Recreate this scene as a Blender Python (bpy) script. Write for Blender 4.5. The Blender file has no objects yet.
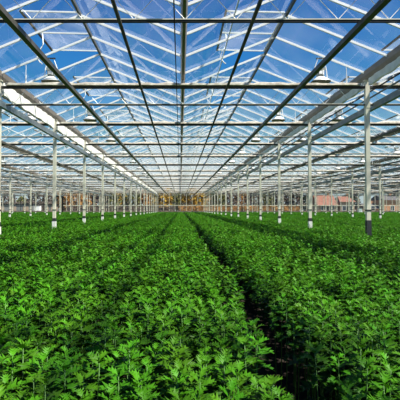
import bpy, bmesh, math, random
from mathutils import Vector, Matrix
random.seed(7)
S = bpy.context.scene
COL = S.collection
PI = math.pi

# ---------------------------------------------------------------- dimensions
F = 387.0                 # focal length in pixels of a 400 px frame
X = 4.8                   # half of a span between post rows
X0 = 0.067                # centre gutter
BAY = 4.5
EYE = 1.38
YN = lambda n: BAY * (n + 2.23)
Y_END = YN(15.8)
Z_GUT, Z_GUT_TOP, Z_RIDGE = 4.74, 4.96, 5.92
Z_TOP, Z_BOT = 4.55, 4.10
Z_CROP = 0.75
ROWS = [-9, -7, -5, -3, -1, 1, 3, 5, 7, 9, 11]
PITCH = math.atan(9 / F)
SHX = 19.6 / 400

def proj(x, y, z):
    dz = z - EYE
    d = y * math.cos(PITCH) + dz * math.sin(PITCH)
    u = -y * math.sin(PITCH) + dz * math.cos(PITCH)
    if d < 0.05: return None
    return (180.4 + F * x / d, 200 - F * u / d)
def in_frame(x0, x1, y0, y1, z0, z1, m=6):
    ps = []
    for x in (x0, x1):
        for y in (max(y0, .3), max(y1, .3)):
            for z in (z0, z1):
                p = proj(x, y, z)
                if p: ps.append(p)
    if not ps or y1 < .3: return False
    return (min(p[0] for p in ps) < 400 + m and max(p[0] for p in ps) > -m and
            min(p[1] for p in ps) < 400 + m and max(p[1] for p in ps) > -m)

# ---------------------------------------------------------------- materials
def new_mat(name):
    m = bpy.data.materials.new(name); m.use_nodes = True
    nt = m.node_tree; nt.nodes.clear()
    return m, nt, nt.nodes.new('ShaderNodeOutputMaterial')
def pbr(name, col, rough=.5, metal=0., col2=None, scale=8., spec=.5, bump=0., detail=3.):
    m, nt, out = new_mat(name)
    b = nt.nodes.new('ShaderNodeBsdfPrincipled')
    b.inputs['Roughness'].default_value = rough
    b.inputs['Metallic'].default_value = metal
    b.inputs['Specular IOR Level'].default_value = spec
    nt.links.new(b.outputs[0], out.inputs[0])
    c2 = col2 or tuple(c * .8 for c in col)
    tc = nt.nodes.new('ShaderNodeTexCoord')
    no = nt.nodes.new('ShaderNodeTexNoise'); no.inputs['Scale'].default_value = scale
    no.inputs['Detail'].default_value = detail
    nt.links.new(tc.outputs['Object'], no.inputs['Vector'])
    r = nt.nodes.new('ShaderNodeValToRGB')
    r.color_ramp.elements[0].position = .35; r.color_ramp.elements[1].position = .65
    r.color_ramp.elements[0].color = (*c2, 1); r.color_ramp.elements[1].color = (*col, 1)
    nt.links.new(no.outputs[0], r.inputs[0]); nt.links.new(r.outputs[0], b.inputs['Base Color'])
    if bump:
        bp = nt.nodes.new('ShaderNodeBump'); bp.inputs['Strength'].default_value = bump
        nt.links.new(no.outputs[0], bp.inputs['Height']); nt.links.new(bp.outputs[0], b.inputs['Normal'])
    return m
WHITE = pbr('white_painted_aluminium', (.90, .90, .89), .35, 0, (.86, .86, .85), 3)
POSTM = pbr('post_white_paint', (.74, .70, .55), .4, 0, (.58, .55, .43), 2.5)
POSTF = pbr('post_foot_paint', (.80, .80, .75), .5, 0, (.68, .68, .62), 8)
RAILM = pbr('overhead_rail_steel', (.085, .08, .066), .5, .1, (.05, .047, .04), 4)
CHORD = pbr('girder_steel', (.055, .05, .043), .6, 0, (.03, .028, .025), 5, .3)
RIDGEM = pbr('ridge_steel', (.10, .10, .09), .5, .1, (.06, .06, .055), 5)
GALV = pbr('galvanised_steel', (.26, .27, .27), .4, .35, (.16, .17, .17), 5)
GUTM = pbr('gutter_aluminium', (.21, .175, .14), .45, .2, (.15, .125, .10), 3)
DARK = pbr('dark_steel', (.028, .027, .025), .6, 0, (.014, .014, .013), 6, .25)
BEAMM = pbr('grey_beam_steel', (.20, .235, .25), .4, .3, (.14, .165, .18), 4)
BLACKP = pbr('black_plastic', (.02, .022, .025), .5, 0, (.035, .037, .04), 20)
CLOTH = pbr('folded_screen_fabric', (.66, .60, .50), .85, 0, (.42, .37, .30), 9, .2, .3)
SIDEC = pbr('side_screen_fabric', (.86, .85, .80), .8, 0, (.72, .70, .64), 5, .2, .2)
LAMPW = pbr('lamp_reflector_enamel', (.85, .84, .78), .3, 0, (.75, .74, .66), 6)
CROP_REFL = pbr('crop_reflection', (.07, .08, .055), .25, 0, (.05, .055, .04), 9)  # green crop mirrored inside the reflector, put into the colour
LAMPG = pbr('lamp_housing', (.36, .38, .33), .45, .3, (.22, .24, .20), 10)
SOIL = pbr('dark_soil', (.030, .022, .015), .95, 0, (.015, .011, .008), 12, .2, .4, 8)
GRASS = pbr('outside_grass', (.10, .12, .05), .95, 0, (.16, .13, .07), .4, .2, 0, 6)
CONC = pbr('concrete_plinth', (.27, .22, .17), .85, 0, (.19, .155, .12), 2, .3)
BRICK = pbr('orange_brick', (.56, .28, .14), .9, 0, (.44, .21, .11), 3)
ROOFR = pbr('red_roof_tiles', (.24, .095, .06), .85, 0, (.17, .07, .045), 2)
ROOFD = pbr('dark_roof_tiles', (.10, .09, .09), .85, 0, (.06, .055, .055), 2)
PLASTER = pbr('pink_plaster', (.40, .30, .22), .9, 0, (.33, .24, .17), 1)
WINDM = pbr('house_window_glass', (.03, .04, .05), .1, 0, (.05, .06, .07), 1)
GREYB = pbr('grey_cladding', (.20, .21, .20), .8, 0, (.14, .15, .145), 1)
BARK = pbr('bark', (.16, .11, .07), .9, 0, (.09, .065, .045), 4)

def glass(name, tint, dirt, gl=1.0):
    m, nt, out = new_mat(name)
    L = nt.links; N = nt.nodes
    lw = N.new('ShaderNodeLayerWeight'); lw.inputs['Blend'].default_value = .5
    p = N.new('ShaderNodeMath'); p.operation = 'POWER'; p.inputs[1].default_value = 5
    L.new(lw.outputs['Facing'], p.inputs[0])
    ml = N.new('ShaderNodeMath'); ml.operation = 'MULTIPLY_ADD'
    ml.inputs[1].default_value = .80 * gl; ml.inputs[2].default_value = .06 * gl
    L.new(p.outputs[0], ml.inputs[0])
    tr = N.new('ShaderNodeBsdfTransparent'); tr.inputs[0].default_value = (*tint, 1)
    g = N.new('ShaderNodeBsdfGlossy'); g.inputs['Roughness'].default_value = .02
    g.inputs['Color'].default_value = (.95, .97, .97, 1)
    mx = N.new('ShaderNodeMixShader'); L.new(ml.outputs[0], mx.inputs[0])
    L.new(tr.outputs[0], mx.inputs[1]); L.new(g.outputs[0], mx.inputs[2])
    tl = N.new('ShaderNodeBsdfTranslucent'); tl.inputs[0].default_value = (.9, .92, .92, 1)
    tc = N.new('ShaderNodeTexCoord'); no = N.new('ShaderNodeTexNoise')
    no.inputs['Scale'].default_value = .9; no.inputs['Detail'].default_value = 6
    L.new(tc.outputs['Object'], no.inputs['Vector'])
    mr = N.new('ShaderNodeMapRange'); mr.inputs[1].default_value = .4; mr.inputs[2].default_value = .75
    mr.inputs[3].default_value = dirt * .4; mr.inputs[4].default_value = dirt * 1.8
    L.new(no.outputs[0], mr.inputs[0])
    m2 = N.new('ShaderNodeMixShader'); L.new(mr.outputs[0], m2.inputs[0])
    L.new(mx.outputs[0], m2.inputs[1]); L.new(tl.outputs[0], m2.inputs[2])
    L.new(m2.outputs[0], out.inputs[0])
    return m
GLASS = glass('greenhouse_glass', (.95, .975, .975), .018)
VGLASS = glass('vent_glass', (.86, .92, .92), .06)
WGLASS = glass('end_wall_glass', (.92, .95, .94), .03, .7)

def leaf_mat(name, old_shaded, young, transl=.28, rough=.42):
    m, nt, out = new_mat(name); L = nt.links; N = nt.nodes
    at = N.new('ShaderNodeAttribute'); at.attribute_name = 'age_shade'
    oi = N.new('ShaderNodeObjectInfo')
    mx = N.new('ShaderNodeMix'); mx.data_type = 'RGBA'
    mx.inputs[6].default_value = (*old_shaded, 1); mx.inputs[7].default_value = (*young, 1)
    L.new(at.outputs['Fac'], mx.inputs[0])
    hs = N.new('ShaderNodeHueSaturation')
    mr = N.new('ShaderNodeMapRange'); mr.inputs[3].default_value = .82; mr.inputs[4].default_value = 1.2
    L.new(oi.outputs['Random'], mr.inputs[0]); L.new(mr.outputs[0], hs.inputs['Value'])
    mh = N.new('ShaderNodeMapRange'); mh.inputs[3].default_value = .49; mh.inputs[4].default_value = .512
    L.new(oi.outputs['Random'], mh.inputs[0]); L.new(mh.outputs[0], hs.inputs['Hue'])
    L.new(mx.outputs[2], hs.inputs['Color'])
    b = N.new('ShaderNodeBsdfPrincipled'); b.inputs['Roughness'].default_value = rough
    b.inputs['Specular IOR Level'].default_value = .16
    L.new(hs.outputs[0], b.inputs['Base Color'])
    t = N.new('ShaderNodeBsdfTranslucent'); L.new(hs.outputs[0], t.inputs[0])
    m2 = N.new('ShaderNodeMixShader'); m2.inputs[0].default_value = transl
    L.new(b.outputs[0], m2.inputs[1]); L.new(t.outputs[0], m2.inputs[2])
    L.new(m2.outputs[0], out.inputs[0])
    return m
LEAF = leaf_mat('chrysanthemum_leaf', (.0033, .020, .0008), (.067, .222, .0045), .16, .5)  # low leaves near black: older foliage plus gap shade put into the colour
STEM = pbr('green_stem', (.08, .20, .03), .6, 0, (.05, .13, .02), 20)
def crown_mat(name, a, b):
    return pbr(name, a, .9, 0, b, .9, .1, 0, 10)
AUT = [crown_mat('golden_autumn_leaves', (.52, .32, .04), (.24, .15, .03)),
       crown_mat('orange_brown_leaves', (.45, .23, .07), (.22, .12, .04)),
       crown_mat('olive_leaves', (.18, .18, .05), (.09, .09, .03)),
       crown_mat('bare_brown_twigs', (.17, .13, .10), (.09, .07, .06)),
       crown_mat('dark_evergreen', (.035, .05, .03), (.015, .025, .015))]

# ---------------------------------------------------------------- mesh helpers
class MB:
    def __init__(s): s.v = []; s.f = []
    def box(s, x0, x1, y0, y1, z0, z1):
        b = len(s.v)
        s.v += [(x, y, z) for z in (z0, z1) for y in (y0, y1) for x in (x0, x1)]
        s.f += [tuple(b + i for i in q) for q in ((0,2,3,1),(4,5,7,6),(0,1,5,4),(2,6,7,3),(0,4,6,2),(1,3,7,5))]
        return s
    def bar(s, a, c, w, h, up=(0,0,1)):
        a = Vector(a); c = Vector(c); d = (c - a).normalized(); up = Vector(up)
        if abs(d.dot(up)) > .98: up = Vector((1,0,0))
        sx = d.cross(up).normalized() * w / 2; sz = sx.cross(d).normalized() * h / 2
        b = len(s.v)
        for p in (a, c):
            for q in (-sx - sz, sx - sz, sx + sz, -sx + sz): s.v.append(tuple(p + q))
        s.f += [(b,b+3,b+2,b+1),(b+4,b+5,b+6,b+7)] + [(b+i, b+(i+1)%4, b+4+(i+1)%4, b+4+i) for i in range(4)]
        return s
    def tube(s, pts, r, n=8):
        pts = [Vector(p) for p in pts]; rings = []
        for i, p in enumerate(pts):
            d = (pts[min(i+1, len(pts)-1)] - pts[max(i-1, 0)]).normalized()
            u = Vector((0,0,1)) if abs(d.z) < .9 else Vector((1,0,0))
            a = d.cross(u).normalized(); c = d.cross(a)
            b = len(s.v); rings.append(b)
            rr = r[i] if isinstance(r, (list, tuple)) else r
            for k in range(n):
                t = 2*PI*k/n; s.v.append(tuple(p + a*math.cos(t)*rr + c*math.sin(t)*rr))
        for q in range(len(rings)-1):
            for k in range(n):
                s.f.append((rings[q]+k, rings[q]+(k+1)%n, rings[q+1]+(k+1)%n, rings[q+1]+k))
        s.f.append(tuple(rings[0]+k for k in reversed(range(n)))); s.f.append(tuple(rings[-1]+k for k in range(n)))
        return s
    def quad(s, a, b, c, d):
        k = len(s.v); s.v += [tuple(a), tuple(b), tuple(c), tuple(d)]; s.f.append((k,k+1,k+2,k+3)); return s
    def mesh(s, name, m, smooth=False):
        me = bpy.data.meshes.new(name); me.from_pydata(s.v, [], s.f); me.materials.append(m)
        if smooth: me.polygons.foreach_set('use_smooth', [True]*len(me.polygons))
        me.update(); return me
def link(name, me, parent=None, loc=None):
    o = bpy.data.objects.new(name, me); COL.objects.link(o)
    if parent: o.parent = parent
    if loc: o.location = loc
    return o
def empty(name, loc):
    o = bpy.data.objects.new(name, None); COL.objects.link(o); o.location = loc; o.empty_display_size = .2
    return o
def tag(o, label=None, cat=None, group=None, kind=None):
    if label: o['label'] = label
    if cat: o['category'] = cat
    if group: o['group'] = group
    if kind: o['kind'] = kind
    return o
def copy_tree(o, loc):
    c = o.copy(); COL.objects.link(c); c.location = loc
    for ch in o.children:
        d = ch.copy(); COL.objects.link(d); d.parent = c
    return c
ORD = ['first','second','third','fourth','fifth','sixth','seventh','eighth','ninth','tenth','eleventh','twelfth',
       'thirteenth','fourteenth','fifteenth','sixteenth','seventeenth','eighteenth','nineteenth','twentieth']
def near(i): return 'nearest' if i == 0 else ORD[i] + ' nearest'
NUM = ['', 'first', 'second', 'third', 'fourth', 'fifth', 'sixth']
px = lambda u, y: (u - 180.4) * y / F
def rowname(k):
    if k == -1: return 'row just left of centre'
    if k == 1: return 'row just right of centre'
    side = 'left' if k < 0 else 'right'
    return f'{ORD[(abs(k)-1)//2]} row out to the {side}'
def spanname(j):                      # j = index of wide span; 0 is central
    if j == 0: return 'the central span'
    return f'the {ORD[abs(j)-1]} span {"left" if j<0 else "right"} of centre'
N_RANGE = range(-1, 16)

# ---------------------------------------------------------------- floor + outside ground
xa, xb = X0 - 9*X, X0 + 11*X
f = MB().box(xa, xb, -8, Y_END, -.2, 0).mesh('floor', SOIL)
tag(link('floor', f), kind='structure')
g = MB().box(-140, 160, Y_END + .3, 190, -.25, -.02).mesh('ground_outside', GRASS)
tag(link('ground_outside', g), kind='structure')

# ---------------------------------------------------------------- roof (ceiling)
VENT_W = 1.36
def slope_z(x, xr):                    # outer surface height at x under ridge xr (half-width X/2)
    return Z_RIDGE - abs(x - xr) / (X/2) * (Z_RIDGE - Z_GUT_TOP)
ridges = [X0 + X * (k + .5) for k in range(-9, 11)]
for xr in ridges:
    first = max(-2.5, -2.5); yy0 = YN(-2.25)
    nb = int(round((Y_END - yy0) / (BAY/4)))
    gl = MB(); br = MB()
    for i in range(nb + 1):
        y = yy0 + i * BAY/4
        for s in (-1, 1):
            br.bar((xr + s*(X/2 - .04), y, Z_GUT_TOP - .03), (xr, y, Z_RIDGE - .03), .03, .052)
        if i == nb: break
        y1 = min(y + BAY/4, Y_END)
        ph = (y + .01) / BAY - 2.23; ph -= math.floor(ph + .5)
        vent_here = -.26 < ph < .24
        xm = xr - VENT_W
        a, b, c = xr - X/2, xm, xr
        z = lambda x: slope_z(x, xr)
        gl.quad((a,y,z(a)), (b,y,z(b)), (b,y1,z(b)), (a,y1,z(a)))
        if not vent_here: gl.quad((b,y,z(b)), (c,y,z(c)), (c,y1,z(c)), (b,y1,z(b)))
        d = xr + X/2
        gl.quad((c,y,z(c)), (d,y,z(d)), (d,y1,z(d)), (c,y1,z(c)))
    # trimmer bar under the vents' free edges
    br.bar((xr - VENT_W, yy0, slope_z(xr-VENT_W, xr) - .03), (xr - VENT_W, Y_END, slope_z(xr-VENT_W, xr) - .03), .02, .03)
    rd = MB().box(xr - .026, xr + .026, yy0, Y_END, Z_RIDGE - .06, Z_RIDGE + .03)
    c = link('ceiling', gl.mesh('roof_glass', GLASS)); tag(c, kind='structure')
    link('glazing_bars', br.mesh('glazing_bars', WHITE), c)
    link('ridge_beam', rd.mesh('ridge_beam', RIDGEM), c)

# ---------------------------------------------------------------- gutters
def gutter_mesh(w, z0):
    m = MB(); pr = [(-w/2, .24), (-w/2, .10), (-w/4, 0), (w/4, 0), (w/2, .10), (w/2, .24), (w/2-.012, .24), (w/2-.012, .11), (w/4, .015), (-w/4, .015), (-w/2+.012, .11), (-w/2+.012, .24)]
    n = len(pr); b = 0
    for y in (YN(-2.25), Y_END): m.v += [(p[0], y, z0 + p[1]) for p in pr]
    m.f += [(i, (i+1) % n, n + (i+1) % n, n + i) for i in range(n)]
    return m.mesh('gutter', GUTM)
gm = gutter_mesh(.145, Z_GUT); gc = gutter_mesh(.12, Z_GUT)
for k in range(-9, 12):
    x = X0 + k * X
    odd = k % 2 != 0
    o = link('roof_gutter', gm if odd else gc, None, (x, 0, 0))
    if k == 0: lab = 'narrow grey roof gutter running down the middle of the central span'
    elif odd: lab = 'wide grey roof gutter carried on the posts of the ' + rowname(k)
    else: lab = 'narrow grey roof gutter running down the middle of ' + spanname(k // 2)
    tag(o, lab, 'gutter', 'roof gutters')

# ---------------------------------------------------------------- posts
POST_W = .108
def make_post(dark_foot):
    root = empty('post', (0, 0, 0))
    h = POST_W/2
    m = MB().box(-h, h, -h*.8, h*.8, 0, Z_GUT); m.box(-h*1.5, h*1.5, -h, h, Z_GUT - .02, Z_GUT)
    m.box(-h*1.15, h*1.15, -h*.95, h*.95, Z_BOT - .09, Z_BOT + .05)
    link('shaft', m.mesh('shaft', POSTM), root)
    s = MB().box(-h-.006, h+.006, -h*.8-.006, h*.8+.006, (.55 if dark_foot else .92), (1.09 if dark_foot else 1.04))
    link('sleeve', s.mesh('sleeve', BLACKP), root)
    s = MB().box(-h-.008, h+.008, -h*.8-.008, h*.8+.008, 1.33, 1.365)
    link('strap', s.mesh('strap', BLACKP), root)
    if not dark_foot:
        s = MB().box(-h-.012, h+.012, -h*.8-.012, h*.8+.012, 0, .92)
        link('foot', s.mesh('foot', POSTF), root)
    return root
protos = {}
for k in ROWS:
    cnt = 0
    for n in range(-2, 16):
        x = X0 + k*X; y = YN(n)
        vis = in_frame(x-.1, x+.1, y-.1, y+.1, .7, 3.4, 2)
        if not vis and not (abs(k) == 1): continue
        df = (k == 1 and n == 0)
        if df not in protos: protos[df] = make_post(df); o = protos[df]; o.location = (x, y, 0)
        else: o = copy_tree(protos[df], (x, y, 0))
        if vis:
            if k == 1 and n == 0: lab = 'thick white steel post with black foot sleeve, nearest right of centre'
            else: lab = f'white steel post, {near(cnt)} in the {rowname(k)}'
            cnt += 1
        else: lab = f'white steel post beside the camera, {rowname(k)}, number {n+3}'
        tag(o, lab, 'post', 'white roof posts')

# ---------------------------------------------------------------- lattice girders + folded screens
def make_girder():
    r = empty('lattice_girder', (0, 0, 0))
    a, b = -X + POST_W/2 + .01, X - POST_W/2 - .01
    link('top_chord', MB().box(a, b, -.03, .03, Z_TOP - .028, Z_TOP + .035).mesh('top_chord', CHORD), r)
    link('bottom_chord', MB().box(a, b, -.018, .018, Z_BOT - .024, Z_BOT + .008).mesh('bottom_chord', DARK), r)
    link('top_strip', MB().box(a, b, -.026, .026, Z_BOT + .008, Z_BOT + .022).mesh('top_strip', POSTM), r)  # paler strip along the bottom chord's upper edge
    w = MB(); st = 2*X/13
    for i in range(13):
        xc = -X + (i + .5) * st
        w.tube([(max(xc - st/2, a), 0, Z_TOP - .028), (xc, 0, Z_BOT + .02)], .0055, 5)
        w.tube([(xc, 0, Z_BOT + .02), (min(xc + st/2, b), 0, Z_TOP - .028)], .0055, 5)
    link('diagonal_web', w.mesh('diagonal_web', WHITE), r)
    for hx in (-.855*X, .89*X, -.25*X, .25*X):
        zt = slope_z(hx, (-1 if hx < 0 else 1) * X/2) - .06
        hr = MB().tube([(hx, 0, Z_TOP + .035), (hx, 0, zt)], .008, 6).tube([(hx, 0, Z_TOP + .1), (hx, 0, Z_TOP + .32)], .017, 6)
        if abs(hx) > .5*X: link('hanger_rod', hr.mesh('hanger_rod', WHITE), r)
    # stub post carrying the middle gutter
    link('gutter_stub', MB().box(-.03, .03, -.03, .03, Z_TOP + .035, Z_GUT).mesh('gutter_stub', GALV), r)
    return r
def screen_mesh(seed):
    rnd = random.Random(seed); m = MB(); n = 40
    a, b = -X + .2, X - .2; prof = []
    for i in range(n + 1):
        x = a + (b - a) * i / n
        sag = rnd.uniform(-.012, .012); hh = .075 + rnd.uniform(-.02, .02); ww = .11 + rnd.uniform(-.02, .02)
        if abs(x) < .09: hh = .05
        z0 = Z_TOP + .037
        prof.append([(x, -ww, z0), (x, -ww*.9, z0 + hh*.7), (x, -ww*.3, z0 + hh + sag), (x, ww*.4, z0 + hh*.9), (x, ww, z0 + hh*.5), (x, ww, z0)])
    for p in prof: m.v += p
    for i in range(n):
        for k in range(6): m.f.append((i*6+k, i*6+(k+1)%6, (i+1)*6+(k+1)%6, (i+1)*6+k))
    m.f.append(tuple(range(6))); m.f.append(tuple(n*6 + k for k in reversed(range(6))))
    return m.mesh('folded_screen', CLOTH)
SCR = [screen_mesh(i) for i in range(3)]
gp = None
for j in (0, -1, 1, -2, 2, -3, 3, -4, 4, 5):
    cnt = 0; cs = 0
    for n in range(-2, 16):
        x = X0 + 2*j*X; y = YN(n)
        vis = in_frame(x - X, x + X, y, y, Z_BOT, Z_TOP, -1)
        if not vis and not (n < 0 and j in (0, 1)): continue
        if gp is None: gp = make_girder(); o = gp; o.location = (x, y, 0)
        else: o = copy_tree(gp, (x, y, 0))
        tag(o, f'steel lattice girder, {near(cnt)} one across {spanname(j)}' if vis else 'steel lattice girder overhead just above the camera, ' + spanname(j), 'girder', 'lattice girders')
        if vis: cnt += 1
        if not vis: continue
        s = link('folded_screen', SCR[(n + j) % 3], None, (x, y, 0))
        tag(s, f'cream folded shade screen on the {near(cs)} girder of {spanname(j)}' if vis else 'cream folded shade screen above the camera, ' + spanname(j), 'shade screen', 'folded shade screens')
        if vis: cs += 1

# ---------------------------------------------------------------- side screens under the two central gutters
def side_screen(zb):
  ss = MB(); nn = 24
  for i in range(nn + 1):
      y = -L/2 + L*i/nn; w = .035 + .012*math.sin(i*2.1); h = .0 + .015*math.sin(i*1.3)
      ss.v += [(-w, y, 4.745 + .0), (w, y, 4.735), (w*1.1, y, (4.735+zb)/2), (w*.9, y, zb + h), (-w, y, zb + h), (-w*1.1, y, (4.745+zb)/2)]
  for i in range(nn):
      for k in range(6): ss.f.append((i*6+k, i*6+(k+1)%6, (i+1)*6+(k+1)%6, (i+1)*6+k))
  ss.f.append(tuple(range(6))); ss.f.append(tuple(nn*6 + k for k in reversed(range(6))))
  return ss.mesh('side_screen', SIDEC)
L = BAY - .34
ssm = {-1: side_screen(4.40), 1: side_screen(4.56)}
for k in (-1, 1):
    c = 0
    for n in range(-2, 15):
        x = X0 + k*X; y = YN(n + .5)
        vis = in_frame(x, x, y - L/2, y + L/2, 4.4, 4.74, -2)
        if not vis: continue
        o = link('rolled_side_screen', ssm[k], None, (x, y, 0))
        tag(o, f'white rolled screen under the gutter, {near(c)} in the {rowname(k)}', 'side screen', 'rolled side screens')
        c += 1

# ---------------------------------------------------------------- longitudinal beams, pipes, cables
Y0L = YN(-2.2)
for k in ROWS:
    dx = .15 if k < 0 else .19
    x = X0 + k*X + dx
    m = MB().box(-.045, .045, Y0L, Y_END - .1, 3.98, 4.14)
    o = link('support_beam', m.mesh('support_beam', BEAMM), None, (x, 0, 0))
    tag(o, f'grey steel beam running lengthwise along the {rowname(k)}', 'beam', 'lengthwise grey beams')
def pipe(name, x, z, r, mat, lab, grp, cat='pipe', box=False):
    if box:
        m = MB().box(-r, r, Y0L, Y_END - .15, -r*.9, r*.9)
    else:
        m = MB().tube([(0, Y0L, 0), (0, Y_END - .15, 0)], r, 10)
    o = link(name, m.mesh(name, mat, not box), None, (x, 0, z)); return tag(o, lab, cat, grp)
ZP = 4.02
pipe('overhead_rail', -2.39 , ZP, .043, RAILM, 'thick dark overhead rail, outermost left one under the central span', 'overhead rails', 'rail', True)
pipe('overhead_rail', 2.59, ZP, .043, RAILM, 'thick dark overhead rail, outermost right one under the central span', 'overhead rails', 'rail', True)
pipe('overhead_pipe', -.86, ZP + .01, .028, RAILM, 'thin dark overhead pipe just left of the middle gutter', 'overhead pipes')
pipe('overhead_pipe', 1.02, ZP + .01, .028, RAILM, 'thin dark overhead pipe just right of the middle gutter', 'overhead pipes')
pipe('overhead_cable', -.085, 4.065, .009, DARK, 'very thin dark cable running beside the middle gutter', 'overhead cables', 'cable')
for j in (-4, -3, -2, -1, 1, 2, 3, 4, 5):
    for s, w in ((-1, 'left'), (1, 'right')):
        pipe('overhead_rail', X0 + 2*j*X + s*2.45, ZP, .04, RAILM, f'dark overhead rail on the {w} side of {spanname(j)}', 'overhead rails', 'rail', True)
for k in (-3, -1, 1, 3):
    pipe('screen_tube', X0 + k*X + (.07 if k > 0 else -.08) , 4.27, .022, GALV, f'upper thin steel tube beside the {rowname(k)}', 'thin screen tubes', 'tube')
    pipe('screen_tube', X0 + k*X + .10 * (1 if k > 0 else -1), 4.45, .018, DARK, f'dark thin tube under the gutter of the {rowname(k)}', 'thin screen tubes', 'tube')
for k in (1, 3):
    pipe('screen_tube', X0 + k*X + .34, 4.20, .026, GALV, f'lower thin steel tube beyond the {rowname(k)}', 'thin screen tubes', 'tube')

# ---------------------------------------------------------------- roof vents
def make_vent():
    r = empty('roof_vent', (0, 0, 0))        # origin on the ridge
    W, T = 1.40, .05                          # opened to just above level
    Lh = BAY/4 - .02
    H = Vector((-.04, 0, .05)); E = Vector((-W, 0, .08))
    fr = MB()
    for y in (-Lh, 0, Lh): fr.bar(H + Vector((0, y, 0)), E + Vector((0, y, 0)), .03, .03)
    fr.bar(H + Vector((0, -Lh, 0)), H + Vector((0, Lh, 0)), .03, .03)
    link('vent_frame', fr.mesh('vent_frame', WHITE), r)
    link('edge_rail', MB().bar(E + Vector((0, -Lh-.02, 0)), E + Vector((0, Lh+.02, 0)), .045, .05).mesh('edge_rail', DARK), r)
    gmsh = MB().quad(H + Vector((0, -Lh, .018)), H + Vector((0, Lh, .018)), E + Vector((0, Lh, .018)), E + Vector((0, -Lh, .018)))
    link('vent_glass', gmsh.mesh('vent_glass', VGLASS), r)
    pts = [(-1.28, 0, .05), (-1.26, .0, -.22), (-1.30, 0, -.32), (-1.38, 0, -.42), (-1.42, 0, -.55), (-1.36, 0, -.68), (-1.28, 0, -.75)]
    link('push_rod', MB().tube(pts, .016, 6).mesh('push_rod', WHITE, True), r)
    return r
vp = None
for idx, xr in enumerate(ridges):
    kk = idx - 9                                  # ridge between gutter kk and kk+1
    cnt = 0
    for n in range(-1, 16):
        y = YN(n)
        if not in_frame(xr - 1.4, xr, y - 1.1, y + 1.1, Z_RIDGE - .1, Z_RIDGE + .1, -1): continue
        if vp is None: vp = make_vent(); o = vp; o.location = (xr, y, Z_RIDGE)
        else: o = copy_tree(vp, (xr, y, Z_RIDGE))
        rn = {0: 'the ridge right of centre', -1: 'the ridge left of centre'}.get(kk, f'the {ORD[(kk if kk > 0 else -kk-1)]} ridge to the {"right" if kk > 0 else "left"}')
        tag(o, f'open glass roof vent, {near(cnt)} on {rn}', 'roof vent', 'open roof vents')
        cnt += 1

# ---------------------------------------------------------------- hanging lamps
def make_lamp():
    r = empty('grow_lamp', (0, 0, 0))
    m = MB(); n = 16
    prof = [(.205, 0), (.20, .035), (.13, .10), (.075, .15), (.06, .17)]
    for rr, z in prof:
        for k in range(n):
            t = 2*PI*k/n + PI/n; c, s = math.cos(t), math.sin(t)
            q = max(abs(c), abs(s)) ** .7
            m.v.append((rr*c/q, rr*.75*s/q, z))
    for i in range(len(prof)-1):
        for k in range(n): m.f.append((i*n+k, i*n+(k+1)%n, (i+1)*n+(k+1)%n, (i+1)*n+k))
    m.f.append(tuple((len(prof)-1)*n + k for k in range(n)))
    link('reflector', m.mesh('reflector', LAMPW, True), r)
    ln = MB(); ring = []
    for z_, q_ in ((-.022, .8), (.004, 1.03), (.03, 1.03)):
        for k in range(n):
            t = 2*PI*k/n + PI/n; c, s = math.cos(t), math.sin(t); q = max(abs(c), abs(s)) ** .7
            ln.v.append((.205*q_*c/q, .205*q_*.75*s/q, z_))
    for i in range(2):
        for k in range(n): ln.f.append((i*n+k, i*n+(k+1)%n, (i+1)*n+(k+1)%n, (i+1)*n+k))
    ln.f.append(tuple(reversed(range(n))))
    link('lens', ln.mesh('lens', CROP_REFL, True), r)  # disc added to close the reflector, coloured like the crop reflected in it
    h = MB().box(-.07, .07, -.06, .06, .17, .30).box(-.10, .10, -.045, .045, .30, .36)
    link('ballast_box', h.mesh('ballast_box', LAMPG), r)
    h2 = MB().box(-.05, .02, -.075, -.06, .20, .27).box(.03, .06, -.075, -.06, .18, .29)
    link('label_plate', h2.mesh('label_plate', WHITE), r)
    bulb = MB().tube([(0, 0, .16), (0, 0, .13), (0, 0, .06), (0, 0, .03)], [.02, .03, .03, .012], 8)
    link('bulb', bulb.mesh('bulb', GALV, True), r)
    for s in (-1, 1):
        link('hanger', MB().tube([(s*.16, 0, .09), (s*.13, 0, .36), (s*.05, 0, .60)], .011, 6).mesh('hanger', WHITE), r)
    r.scale = (1.2, 1.2, 1.12)
    link('mounting_bar', MB().box(-.09, .09, -.02, .02, .59, .61).mesh('mounting_bar', DARK), r)
    return r
lp = None
ZL = EYE + .71*X
for side, off in (('left', -.742), ('right', .775)):
    for n in range(0, 12):
        loc = (X0 + off*X, YN(n) + .36, ZL)
        if lp is None: lp = make_lamp(); o = lp; o.location = loc
        else: o = copy_tree(lp, loc)
        tag(o, f'white hanging grow lamp, {near(n)} on the {side} of the central span', 'lamp', 'hanging lamps')
for j, sd in ((-1, 'left'), (1, 'right')):
    for off, w in ((-.742, 'left'), (.775, 'right')):
        c = 0
        for n in range(0, 10):
            loc = (X0 + (2*j + off)*X, YN(n) + .36, ZL)
            if not in_frame(loc[0], loc[0], loc[1], loc[1], ZL, ZL + .3, 0): continue
            o = copy_tree(lp, loc)
            tag(o, f'hanging grow lamp, {near(c)} on the {w} of the next {sd} span', 'lamp', 'hanging lamps')
            c += 1

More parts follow.
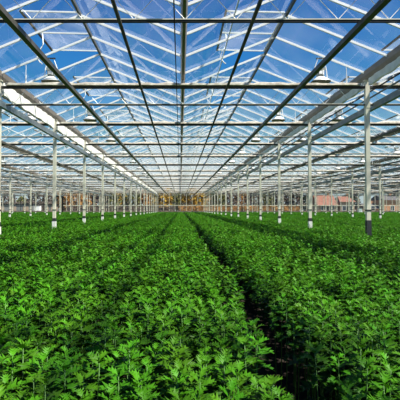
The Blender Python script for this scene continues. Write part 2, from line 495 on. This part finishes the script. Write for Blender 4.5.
# ---------------------------------------------------------------- end wall
wl = X0 - 9*X; wr = X0 + 11*X; xdiv = -24.6
gl = MB(); 
ys = Y_END + .12
for k in range(-9, 11):
    a = X0 + k*X; b = a + X; m_ = a + X/2
    i = len(gl.v); gl.v += [(a, ys, 1.0), (b, ys, 1.0), (b, ys, Z_GUT_TOP), (m_, ys, Z_RIDGE), (a, ys, Z_GUT_TOP)]; gl.f.append((i, i+1, i+2, i+3, i+4))
wall = link('wall_back', gl.mesh('end_glass', WGLASS)); tag(wall, kind='structure')
mu = MB(); md = MB(); x = wl
while x < wr:
    t = md if x < xdiv else mu
    fx = ((x - X0) / X) % 1
    zt = Z_GUT_TOP + (1 - abs(fx - .5)*2) * (Z_RIDGE - Z_GUT_TOP)
    t.box(x - .035, x + .035, ys - .05, ys + .05, 0, zt)
    x += 1.2 if x >= xdiv else 2.4
mu.box(xdiv, wr, ys - .09, ys - .05, 2.06, 2.18)
md.box(wl, xdiv, ys - .09, ys - .05, 2.30, 2.42)
md.box(xdiv - .25, xdiv + .05, ys - .15, ys + .05, 0, 5.0)
link('mullions', mu.mesh('mullions', POSTM), wall)
link('dark_mullions', md.mesh('dark_mullions', DARK), wall)
link('gable_beam', MB().box(wl, wr, ys - .05, ys + .05, 4.7, 4.95).mesh('gable_beam', WHITE), wall)
tag(link('trim_1', MB().box(wl, wr, ys - .1, ys + .1, 0, 1.02).mesh('plinth', CONC)), kind='structure')

# ---------------------------------------------------------------- outside: trees, houses, boxes
def tree(x, y, h, w, mat, lab, seed, grp='trees beyond the end wall', trunk=.3):
    rnd = random.Random(seed)
    r = empty('tree', (x, y, 0))
    t = MB().tube([(0, 0, -.05), (rnd.uniform(-.1, .1), 0, h*.35), (rnd.uniform(-.3, .3), 0, h*.7)], [trunk*.6, trunk*.45, trunk*.15], 8)
    for q in range(6):
        a = rnd.uniform(0, 2*PI); z0 = h*rnd.uniform(.2, .45)
        t.tube([(0, 0, z0), (math.cos(a)*w*.2, math.sin(a)*w*.2, z0 + h*.12), (math.cos(a)*w*.4, math.sin(a)*w*.4, z0 + h*.3)], [trunk*.25, trunk*.18, trunk*.06], 5)
    link('trunk', t.mesh('trunk', BARK, True), r)
    c = MB()
    for q in range(800):                      # leaf clumps: small tilted quads in a lobed volume
        a = rnd.uniform(0, 2*PI); v = rnd.uniform(-1, 1); rr = rnd.uniform(.45, 1) ** .6
        lob = 1 + .22*math.sin(3*a + seed) + .12*math.sin(5*v*3 + seed)
        s = math.sqrt(1 - v*v)
        p = Vector((math.cos(a)*s*w/2*rr*lob, math.sin(a)*s*w/2*rr*lob, h*.54 + v*h*.46*rr))
        d = Vector((rnd.gauss(0,1), rnd.gauss(0,1), rnd.gauss(0,1))).normalized()
        e = d.orthogonal().normalized(); g_ = d.cross(e); z = rnd.uniform(.16, .42)
        c.quad(p - e*z, p - g_*z*.7, p + e*z, p + g_*z*.7)
    link('crown', c.mesh('crown', mat), r)
    return tag(r, lab, 'tree', grp)
kinds = ['golden-leaved autumn tree', 'orange-brown autumn tree', 'olive green tree', 'bare brown tree', 'dark evergreen tree']
seq = []
rnd = random.Random(3)
spec = [(-8,3,6),(8,3,7),(22,2,5),(34,3,7),(48,3,6),(58,4,5.5),(66,1,5.5),(76,1,6),(88,1,6.5),(99,3,6),(110,2,6),(121,0,5.5),(132,2,6.5),(143,1,6),(153,0,6.2),
        (163,0,6.5),(172,2,6),(181,3,6.2),(190,0,7),(199,0,6.5),(208,1,6),(218,2,5.5),(229,3,6),(241,1,6),(254,3,6),(267,2,6),(281,3,6.5),(295,3,6),(307,4,5.5),(352,3,7),(349,4,5),(394,4,7.5),(402,4,8)]
for i, (u, kd, h) in enumerate(spec):
    y = 89 + (i % 3) * 5.4
    if u > 300 or u < 62: y = 109 + (i % 3) * 5.4
    if i == 0: where = 'at the far left edge'
    elif i == len(spec)-1: where = 'at the far right edge'
    else: where = f'beyond the end wall, {ORD[i] if i < 20 else ORD[len(spec)-1-i]} from the {"left" if i < 20 else "right"}'
    tree(px(u, y), y, h + .3, 3.9 + rnd.uniform(-.3, .3), AUT[kd], f'{kinds[kd]} {where}', 11 + i)

def hedge(u0, u1, y, h, mat, lab, seed):
    rnd = random.Random(seed); x0 = px(u0, y); x1 = px(u1, y); c = MB()
    c.box(x0 + .2, x1 - .2, y - .35, y + .35, 0, h * .8)
    for q in range(int((x1 - x0) * 90)):
        p = Vector((rnd.uniform(x0, x1), y + rnd.choice((-1, 1)) * rnd.uniform(.3, .55), rnd.uniform(.05, h)))
        if rnd.random() < .3: p.y = y + rnd.uniform(-.4, .4); p.z = h * rnd.uniform(.78, 1)
        d = Vector((rnd.gauss(0,1), rnd.gauss(0,1), rnd.gauss(0,1))).normalized(); e = d.orthogonal().normalized(); g_ = d.cross(e); z = rnd.uniform(.08, .2)
        c.quad(p - e*z, p - g_*z*.7, p + e*z, p + g_*z*.7)
    return tag(link('hedge', c.mesh('hedge', mat)), lab, 'hedge', 'hedges beyond the end wall')
hedge(66, 176, 85.5, 2.0, AUT[3], 'brown leafless hedge beyond the end wall, left of the middle gutter', 5)
hedge(178, 300, 85.5, 2.2, AUT[1], 'rusty brown hedge beyond the end wall, right of the middle gutter', 6)
hedge(-14, 61, 104.5, 3.4, AUT[3], 'tall brown hedge behind the grey sheds at left', 7)
def house(x, y, w, d, hw, hr, wallm, roofm, lab, hip=.0, wins=3):
    r = empty('house', (x, y, 0))
    link('house_wall', MB().box(-w/2, w/2, -d/2, d/2, -.05, hw).mesh('house_wall', wallm), r)
    m = MB(); o = .35
    m.v = [(-w/2-o, -d/2-o, hw-.05), (w/2+o, -d/2-o, hw-.05), (w/2+o, d/2+o, hw-.05), (-w/2-o, d/2+o, hw-.05), (-w/2-o+hip, 0, hr), (w/2+o-hip, 0, hr)]
    m.f = [(0,1,5,4), (2,3,4,5), (0,4,3), (1,2,5), (0,3,2,1)]
    rf = link('house_roof', m.mesh('house_roof', roofm), r)
    link('chimney', MB().box(w*.25, w*.25 + .5, -.25, .25, hr - .7, hr + .6).mesh('chimney', BRICK), rf)
    for i in range(wins):
        xx = -w/2 + (i + .5) * w / wins
        wn = link('house_window', MB().box(xx - .5, xx + .5, -d/2 - .04, -d/2 + .02, 1.0, 2.2).mesh('frame', WHITE), r)
        link('pane', MB().box(xx - .42, xx + .42, -d/2 - .055, -d/2 - .035, 1.08, 2.12).mesh('pane', WINDM), wn)
    link('house_door', MB().box(w*.02 - .45, w*.02 + .45, -d/2 - .05, -d/2 + .01, 0, .9 + 1.1).mesh('house_door', DARK), r) if wins == 2 else None
    return tag(r, lab, 'house', 'houses beyond the end wall')
house(px(323, 98), 98, 4.4, 6, 2.3, 4.9, PLASTER, ROOFR, 'house with a red tiled roof, left of the pale one', 0, 2)
house(px(342.5, 98), 98, 3.4, 6, 3.2, 4.6, PLASTER, ROOFR, 'pale pink house with orange roof right of the red-roofed house', .8, 2)
house(px(385, 98), 98, 4.0, 7, 3.6, 4.9, BRICK, ROOFD, 'orange brick house with a dark roof near the right edge', 0, 1)
house(px(367, 98), 98, 3.0, 6, 1.5, 2.8, BRICK, ROOFD, 'low orange brick shed left of the brick house', 0, 1)
def store(x, y, w, d, h, lab):
    r = empty('shed', (x, y, 0))
    link('shed_wall', MB().box(-w/2, w/2, -d/2, d/2, -.05, h).mesh('shed_wall', GREYB), r)
    link('shed_roof', MB().box(-w/2-.2, w/2+.2, -d/2-.2, d/2+.2, h, h+.2).mesh('shed_roof', DARK), r)
    for i in range(3): link('shed_door', MB().box(-w/2 + (i+.3)*w/3, -w/2 + (i+.75)*w/3, -d/2-.06, -d/2, 0, h*.8).mesh('shed_door', PLASTER), r)
    return tag(r, lab, 'shed', 'sheds beyond the end wall')
store(px(15, 96), 97, 9, 4, 2.5, 'long grey shed beyond the dark-framed glass, farthest left')
store(px(52, 96), 98, 3.4, 4, 2.4, 'small grey shed beyond the dark-framed glass, right of the white crate')
def crate(x, y, z, w, h, lab):
    r = empty('crate', (x, y, z))
    link('crate_body', MB().box(-w/2, w/2, -w/2, w/2, 0, h).mesh('crate_body', WHITE), r)
    link('crate_lid', MB().box(-w/2-.04, w/2+.04, -w/2-.04, w/2+.04, h, h + .08).mesh('crate_lid', GALV), r)
    return tag(r, lab, 'crate', 'white crates')
crate(px(359.7, Y_END - .8), Y_END - .8, 0, .75, 1.50, 'small white crate at the end wall, left of the nearest right post')
crate(px(38, 88), 88, -.02, 1.1, 2.1, 'white crate outside the dark-framed glass at left')

# ---------------------------------------------------------------- crop
def leaf_into(V, Fc, A, base, az, pitch, L, W, droop, age_shade, rnd, roll=0.):
    pr = [(0, .025, 0), (.16, .03, 0), (.24, .16, .02), (.38, .46, .10), (.41, .20, .02), (.50, .25, .03), (.66, .50, .12), (.66, .17, .02), (.77, .20, .04), (.88, .26, .08), (.89, .10, 0), (1.0, .0, .04)]
    b = len(V)
    ca, sa = math.cos(az), math.sin(az)
    for t, w, fw in pr:
        for s in (-1, 0, 1):
            tt = t + (fw if s else 0)
            u = tt * L; lat = s * w * W + rnd.uniform(-.02, .02) * L * (1 if s else 0)
            ang = pitch - droop * tt
            rr = L * (math.sin(pitch) - math.sin(ang)) / droop if abs(droop) > 1e-3 else u * math.cos(pitch)
            zz = L * (math.cos(ang) - math.cos(pitch)) / droop if abs(droop) > 1e-3 else u * math.sin(pitch)
            zz += abs(lat) * .35 + lat * roll + (rnd.uniform(-.03, .03) * L if s else 0)
            V.append((base[0] + ca * rr - sa * lat, base[1] + sa * rr + ca * lat, base[2] + zz)); A.append(min(1, max(0, age_shade + rnd.uniform(-.05, .05))))
    for i in range(len(pr) - 1):
        for s in (0, 1):
            p = b + i*3 + s
            Fc.append((p, p+3, p+4, p+1))
def plant_meshes(seed, lod=0):
    rnd = random.Random(seed); V = []; Fc = []; A = []
    nl = 18 if lod == 0 else 10
    lean = (rnd.uniform(-.02, .02), rnd.uniform(-.02, .02))
    az = rnd.uniform(0, 2*PI)
    for i in range(nl):
        t = i / (nl - 1)                     # 0 lowest leaf, also darkened for gap shade; 1 freshest at the top
        h = .41 + .28 * t ** .62
        az += 2.4 + rnd.uniform(-.3, .3)
        L = (.100 * (1 - t) + .050 * t) * rnd.uniform(.88, 1.15) * (1 + .22*math.sin(t*PI))
        W = L * rnd.uniform(.74, .92)
        pitch = .08 + .85 * t ** 1.8 + rnd.uniform(-.15, .15)
        droop = .9 - .35 * t + rnd.uniform(-.2, .3)
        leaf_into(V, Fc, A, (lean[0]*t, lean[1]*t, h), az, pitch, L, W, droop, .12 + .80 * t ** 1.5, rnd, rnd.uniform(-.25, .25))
    me = bpy.data.meshes.new('foliage'); me.from_pydata(V, [], Fc); me.materials.append(LEAF)
    at = me.attributes.new('age_shade', 'FLOAT', 'POINT'); at.data.foreach_set('value', A)
    me.polygons.foreach_set('use_smooth', [True]*len(me.polygons)); me.update()
    st = MB().tube([(0, 0, -.01), (lean[0]*.3, lean[1]*.3, .4), (lean[0], lean[1], .68)], [.005, .004, .002], 6).mesh('stem', STEM, True)
    return me, st
PM = [plant_meshes(100 + i) for i in range(6)]
PATHS = {0.47: .145, -1.93: .085, 2.87: .085}
def on_path(x, y):
    q = (x - .61) / 2.4; k = round(q); c = .61 + 2.4 * k - (max(0, 2.4 - y) * .13 if k == 0 else 0)
    return abs(x - c) < (.14 if k == 0 else .07)
def is_post(x, y):
    if abs(x - px(359.7, Y_END - .8)) < .5 and abs(y - Y_END + .8) < .5: return True
    k = (x - X0) / X
    if abs(k - round(k)) * X > .14 or round(k) % 2 == 0: return False
    n = y / BAY - 2.23
    return abs(n - round(n)) * BAY < .13
pts = []
rnd = random.Random(21)
def strip(y0, y1, sp, sc):
    y = y0; r = 0
    while y < y1:
        half_l = .50 * y + 1.6; half_r = .60 * y + 1.6
        x = -half_l + (sp/2 if r % 2 else 0)
        while x < half_r:
            jx = x + rnd.uniform(-.28, .28)*sp; jy = y + rnd.uniform(-.28, .28)*sp
            if not on_path(jx, jy) and not is_post(jx, jy) and jy < Y_END - .2 and wl + .3 < jx < wr - .3:
                pts.append((jx, jy, sc * rnd.uniform(.92, 1.08)))
            x += sp
        y += sp * .9; r += 1
SP = .119
strip(.55, 22, SP, 1.0)
strip(22, 45, SP*1.5, 1.0)
strip(45, Y_END, SP*2.2, 1.0)
def seen_plant(p):
    a = proj(p[0], p[1], .68)
    return a and -14 < a[0] < 414 and a[1] < 418
near_pts = sorted([p for p in pts if p[1] < 4 and seen_plant(p)], key=lambda p: p[1])[:300]
ns = set(near_pts)
far_pts = [p for p in pts if p not in ns]
for i, p in enumerate(near_pts):
    q = rnd.randrange(6)
    if p[0] > .61: lab, g_ = 'leafy green chrysanthemum plant in the front bed right of the dark path', 'chrysanthemums right of the dark path'
    elif p[0] > -1.79: lab, g_ = 'leafy green chrysanthemum plant in the front bed left of the dark path', 'chrysanthemums left of the dark path'
    else: lab, g_ = 'leafy green chrysanthemum plant at far left, beyond the left narrow gap', 'chrysanthemums at far left'
    o = link('chrysanthemum_plant', PM[q][0], None, (p[0], p[1], 0))
    o.rotation_euler = (0, 0, rnd.uniform(0, 2*PI)); s = p[2] * .93; o.scale = (s*rnd.uniform(.95,1.12), s*rnd.uniform(.95,1.12), p[2]*rnd.uniform(.94, 1.06))
    link('stem', PM[q][1], o)
    tag(o, lab, 'plant', g_)

# the rest of the crop: one object, the same plants scattered by geometry nodes
me = bpy.data.meshes.new('crop_points'); me.from_pydata([(p[0], p[1], 0) for p in far_pts], [], [])
def attr(n, t, vals):
    a = me.attributes.new(n, t, 'POINT')
    a.data.foreach_set('vector' if t == 'FLOAT_VECTOR' else 'value', vals)
attr('idx', 'INT', [rnd.randrange(6) for _ in far_pts])
rot = []; scl = []
for p in far_pts:
    rot += [rnd.uniform(-.12, .12), rnd.uniform(-.12, .12), rnd.uniform(0, 2*PI)]
    w = 1.0 if p[1] < 22 else (1.45 if p[1] < 45 else 2.1)
    scl += [.93*p[2]*w*rnd.uniform(.95,1.12), .93*p[2]*w*rnd.uniform(.95,1.12), p[2]*rnd.uniform(.94, 1.06)]
attr('rot', 'FLOAT_VECTOR', rot); attr('scl', 'FLOAT_VECTOR', scl)
crop = link('chrysanthemum_crop', me)
tag(crop, 'dense green chrysanthemum crop filling the beds back to the end wall', 'crop', None, 'stuff')
src = []
for i in range(6):
    o = bpy.data.objects.new(f'seed_{i}', PM[i][0]); src.append(o)      # not linked: only read by the node tree
ng = bpy.data.node_groups.new('crop_scatter', 'GeometryNodeTree')
ng.interface.new_socket('Geometry', in_out='INPUT', socket_type='NodeSocketGeometry')
ng.interface.new_socket('Geometry', in_out='OUTPUT', socket_type='NodeSocketGeometry')
N = ng.nodes; Lk = ng.links
gi = N.new('NodeGroupInput'); go = N.new('NodeGroupOutput')
iop = N.new('GeometryNodeInstanceOnPoints'); iop.inputs['Pick Instance'].default_value = True
g2i = N.new('GeometryNodeGeometryToInstance')
for o in reversed(src):
    oi = N.new('GeometryNodeObjectInfo'); oi.inputs['Object'].default_value = o
    Lk.new(oi.outputs['Geometry'], g2i.inputs[0])
# each object's geometry becomes one instance of the pick list
ji = N.new('GeometryNodeJoinGeometry')
for n_ in [x for x in N if x.bl_idname == 'GeometryNodeObjectInfo']:
    gg = N.new('GeometryNodeGeometryToInstance'); Lk.new(n_.outputs['Geometry'], gg.inputs[0]); Lk.new(gg.outputs[0], ji.inputs[0])
N.remove(g2i)
def na(n, t):
    a = N.new('GeometryNodeInputNamedAttribute'); a.data_type = t; a.inputs['Name'].default_value = n; return a.outputs[0]
Lk.new(gi.outputs[0], iop.inputs['Points']); Lk.new(ji.outputs[0], iop.inputs['Instance'])
Lk.new(na('idx', 'INT'), iop.inputs['Instance Index'])
e2r = N.new('FunctionNodeEulerToRotation'); Lk.new(na('rot', 'FLOAT_VECTOR'), e2r.inputs[0])
Lk.new(e2r.outputs[0], iop.inputs['Rotation']); Lk.new(na('scl', 'FLOAT_VECTOR'), iop.inputs['Scale'])
Lk.new(iop.outputs[0], go.inputs[0])
md_ = crop.modifiers.new('scatter', 'NODES'); md_.node_group = ng
print('plants', len(near_pts), len(far_pts))

# ---------------------------------------------------------------- light, sky, camera
sd = bpy.data.lights.new('sun', 'SUN'); sd.energy = 11.0; sd.angle = math.radians(1.6); sd.color = (1, .95, .86)
so = bpy.data.objects.new('sun', sd); COL.objects.link(so); so.location = (20, -20, 30)
so.rotation_euler = Vector((.57, -.30, 1.0)).to_track_quat('Z', 'Y').to_euler()
w = bpy.data.worlds.new('sky'); S.world = w; w.use_nodes = True; nt = w.node_tree
bg = nt.nodes['Background']; tc = nt.nodes.new('ShaderNodeTexCoord'); sx = nt.nodes.new('ShaderNodeSeparateXYZ')
nt.links.new(tc.outputs['Generated'], sx.inputs[0])
rp = nt.nodes.new('ShaderNodeValToRGB'); nt.links.new(sx.outputs['Z'], rp.inputs[0])
cr = rp.color_ramp
cr.elements[0].position = 0.0; cr.elements[0].color = (.56, .66, .66, 1)
cr.elements[1].position = 1.0; cr.elements[1].color = (.03, .11, .42, 1)
for p, c in ((.08, (.44, .60, .68)), (.18, (.20, .46, .68)), (.32, (.040, .25, .62)), (.48, (.018, .15, .50))):
    e = cr.elements.new(p); e.color = (*c, 1)
nt.links.new(rp.outputs[0], bg.inputs[0]); bg.inputs[1].default_value = 1.0

cd = bpy.data.cameras.new('camera'); co = bpy.data.objects.new('camera', cd); COL.objects.link(co)
co.location = (0, 0, EYE); co.rotation_euler = (PI/2 + PITCH, 0, 0)
cd.sensor_width = 36; cd.lens = F * 36 / 400; cd.shift_x = SHX; cd.clip_start = .05; cd.clip_end = 500
S.camera = co
S.view_settings.view_transform = 'Standard'; S.view_settings.look = 'None'
S.view_settings.gamma = 1; S.view_settings.exposure = 0; S.view_settings.use_curve_mapping = False
S.cycles.transparent_max_bounces = 64
S.cycles.max_bounces = 8
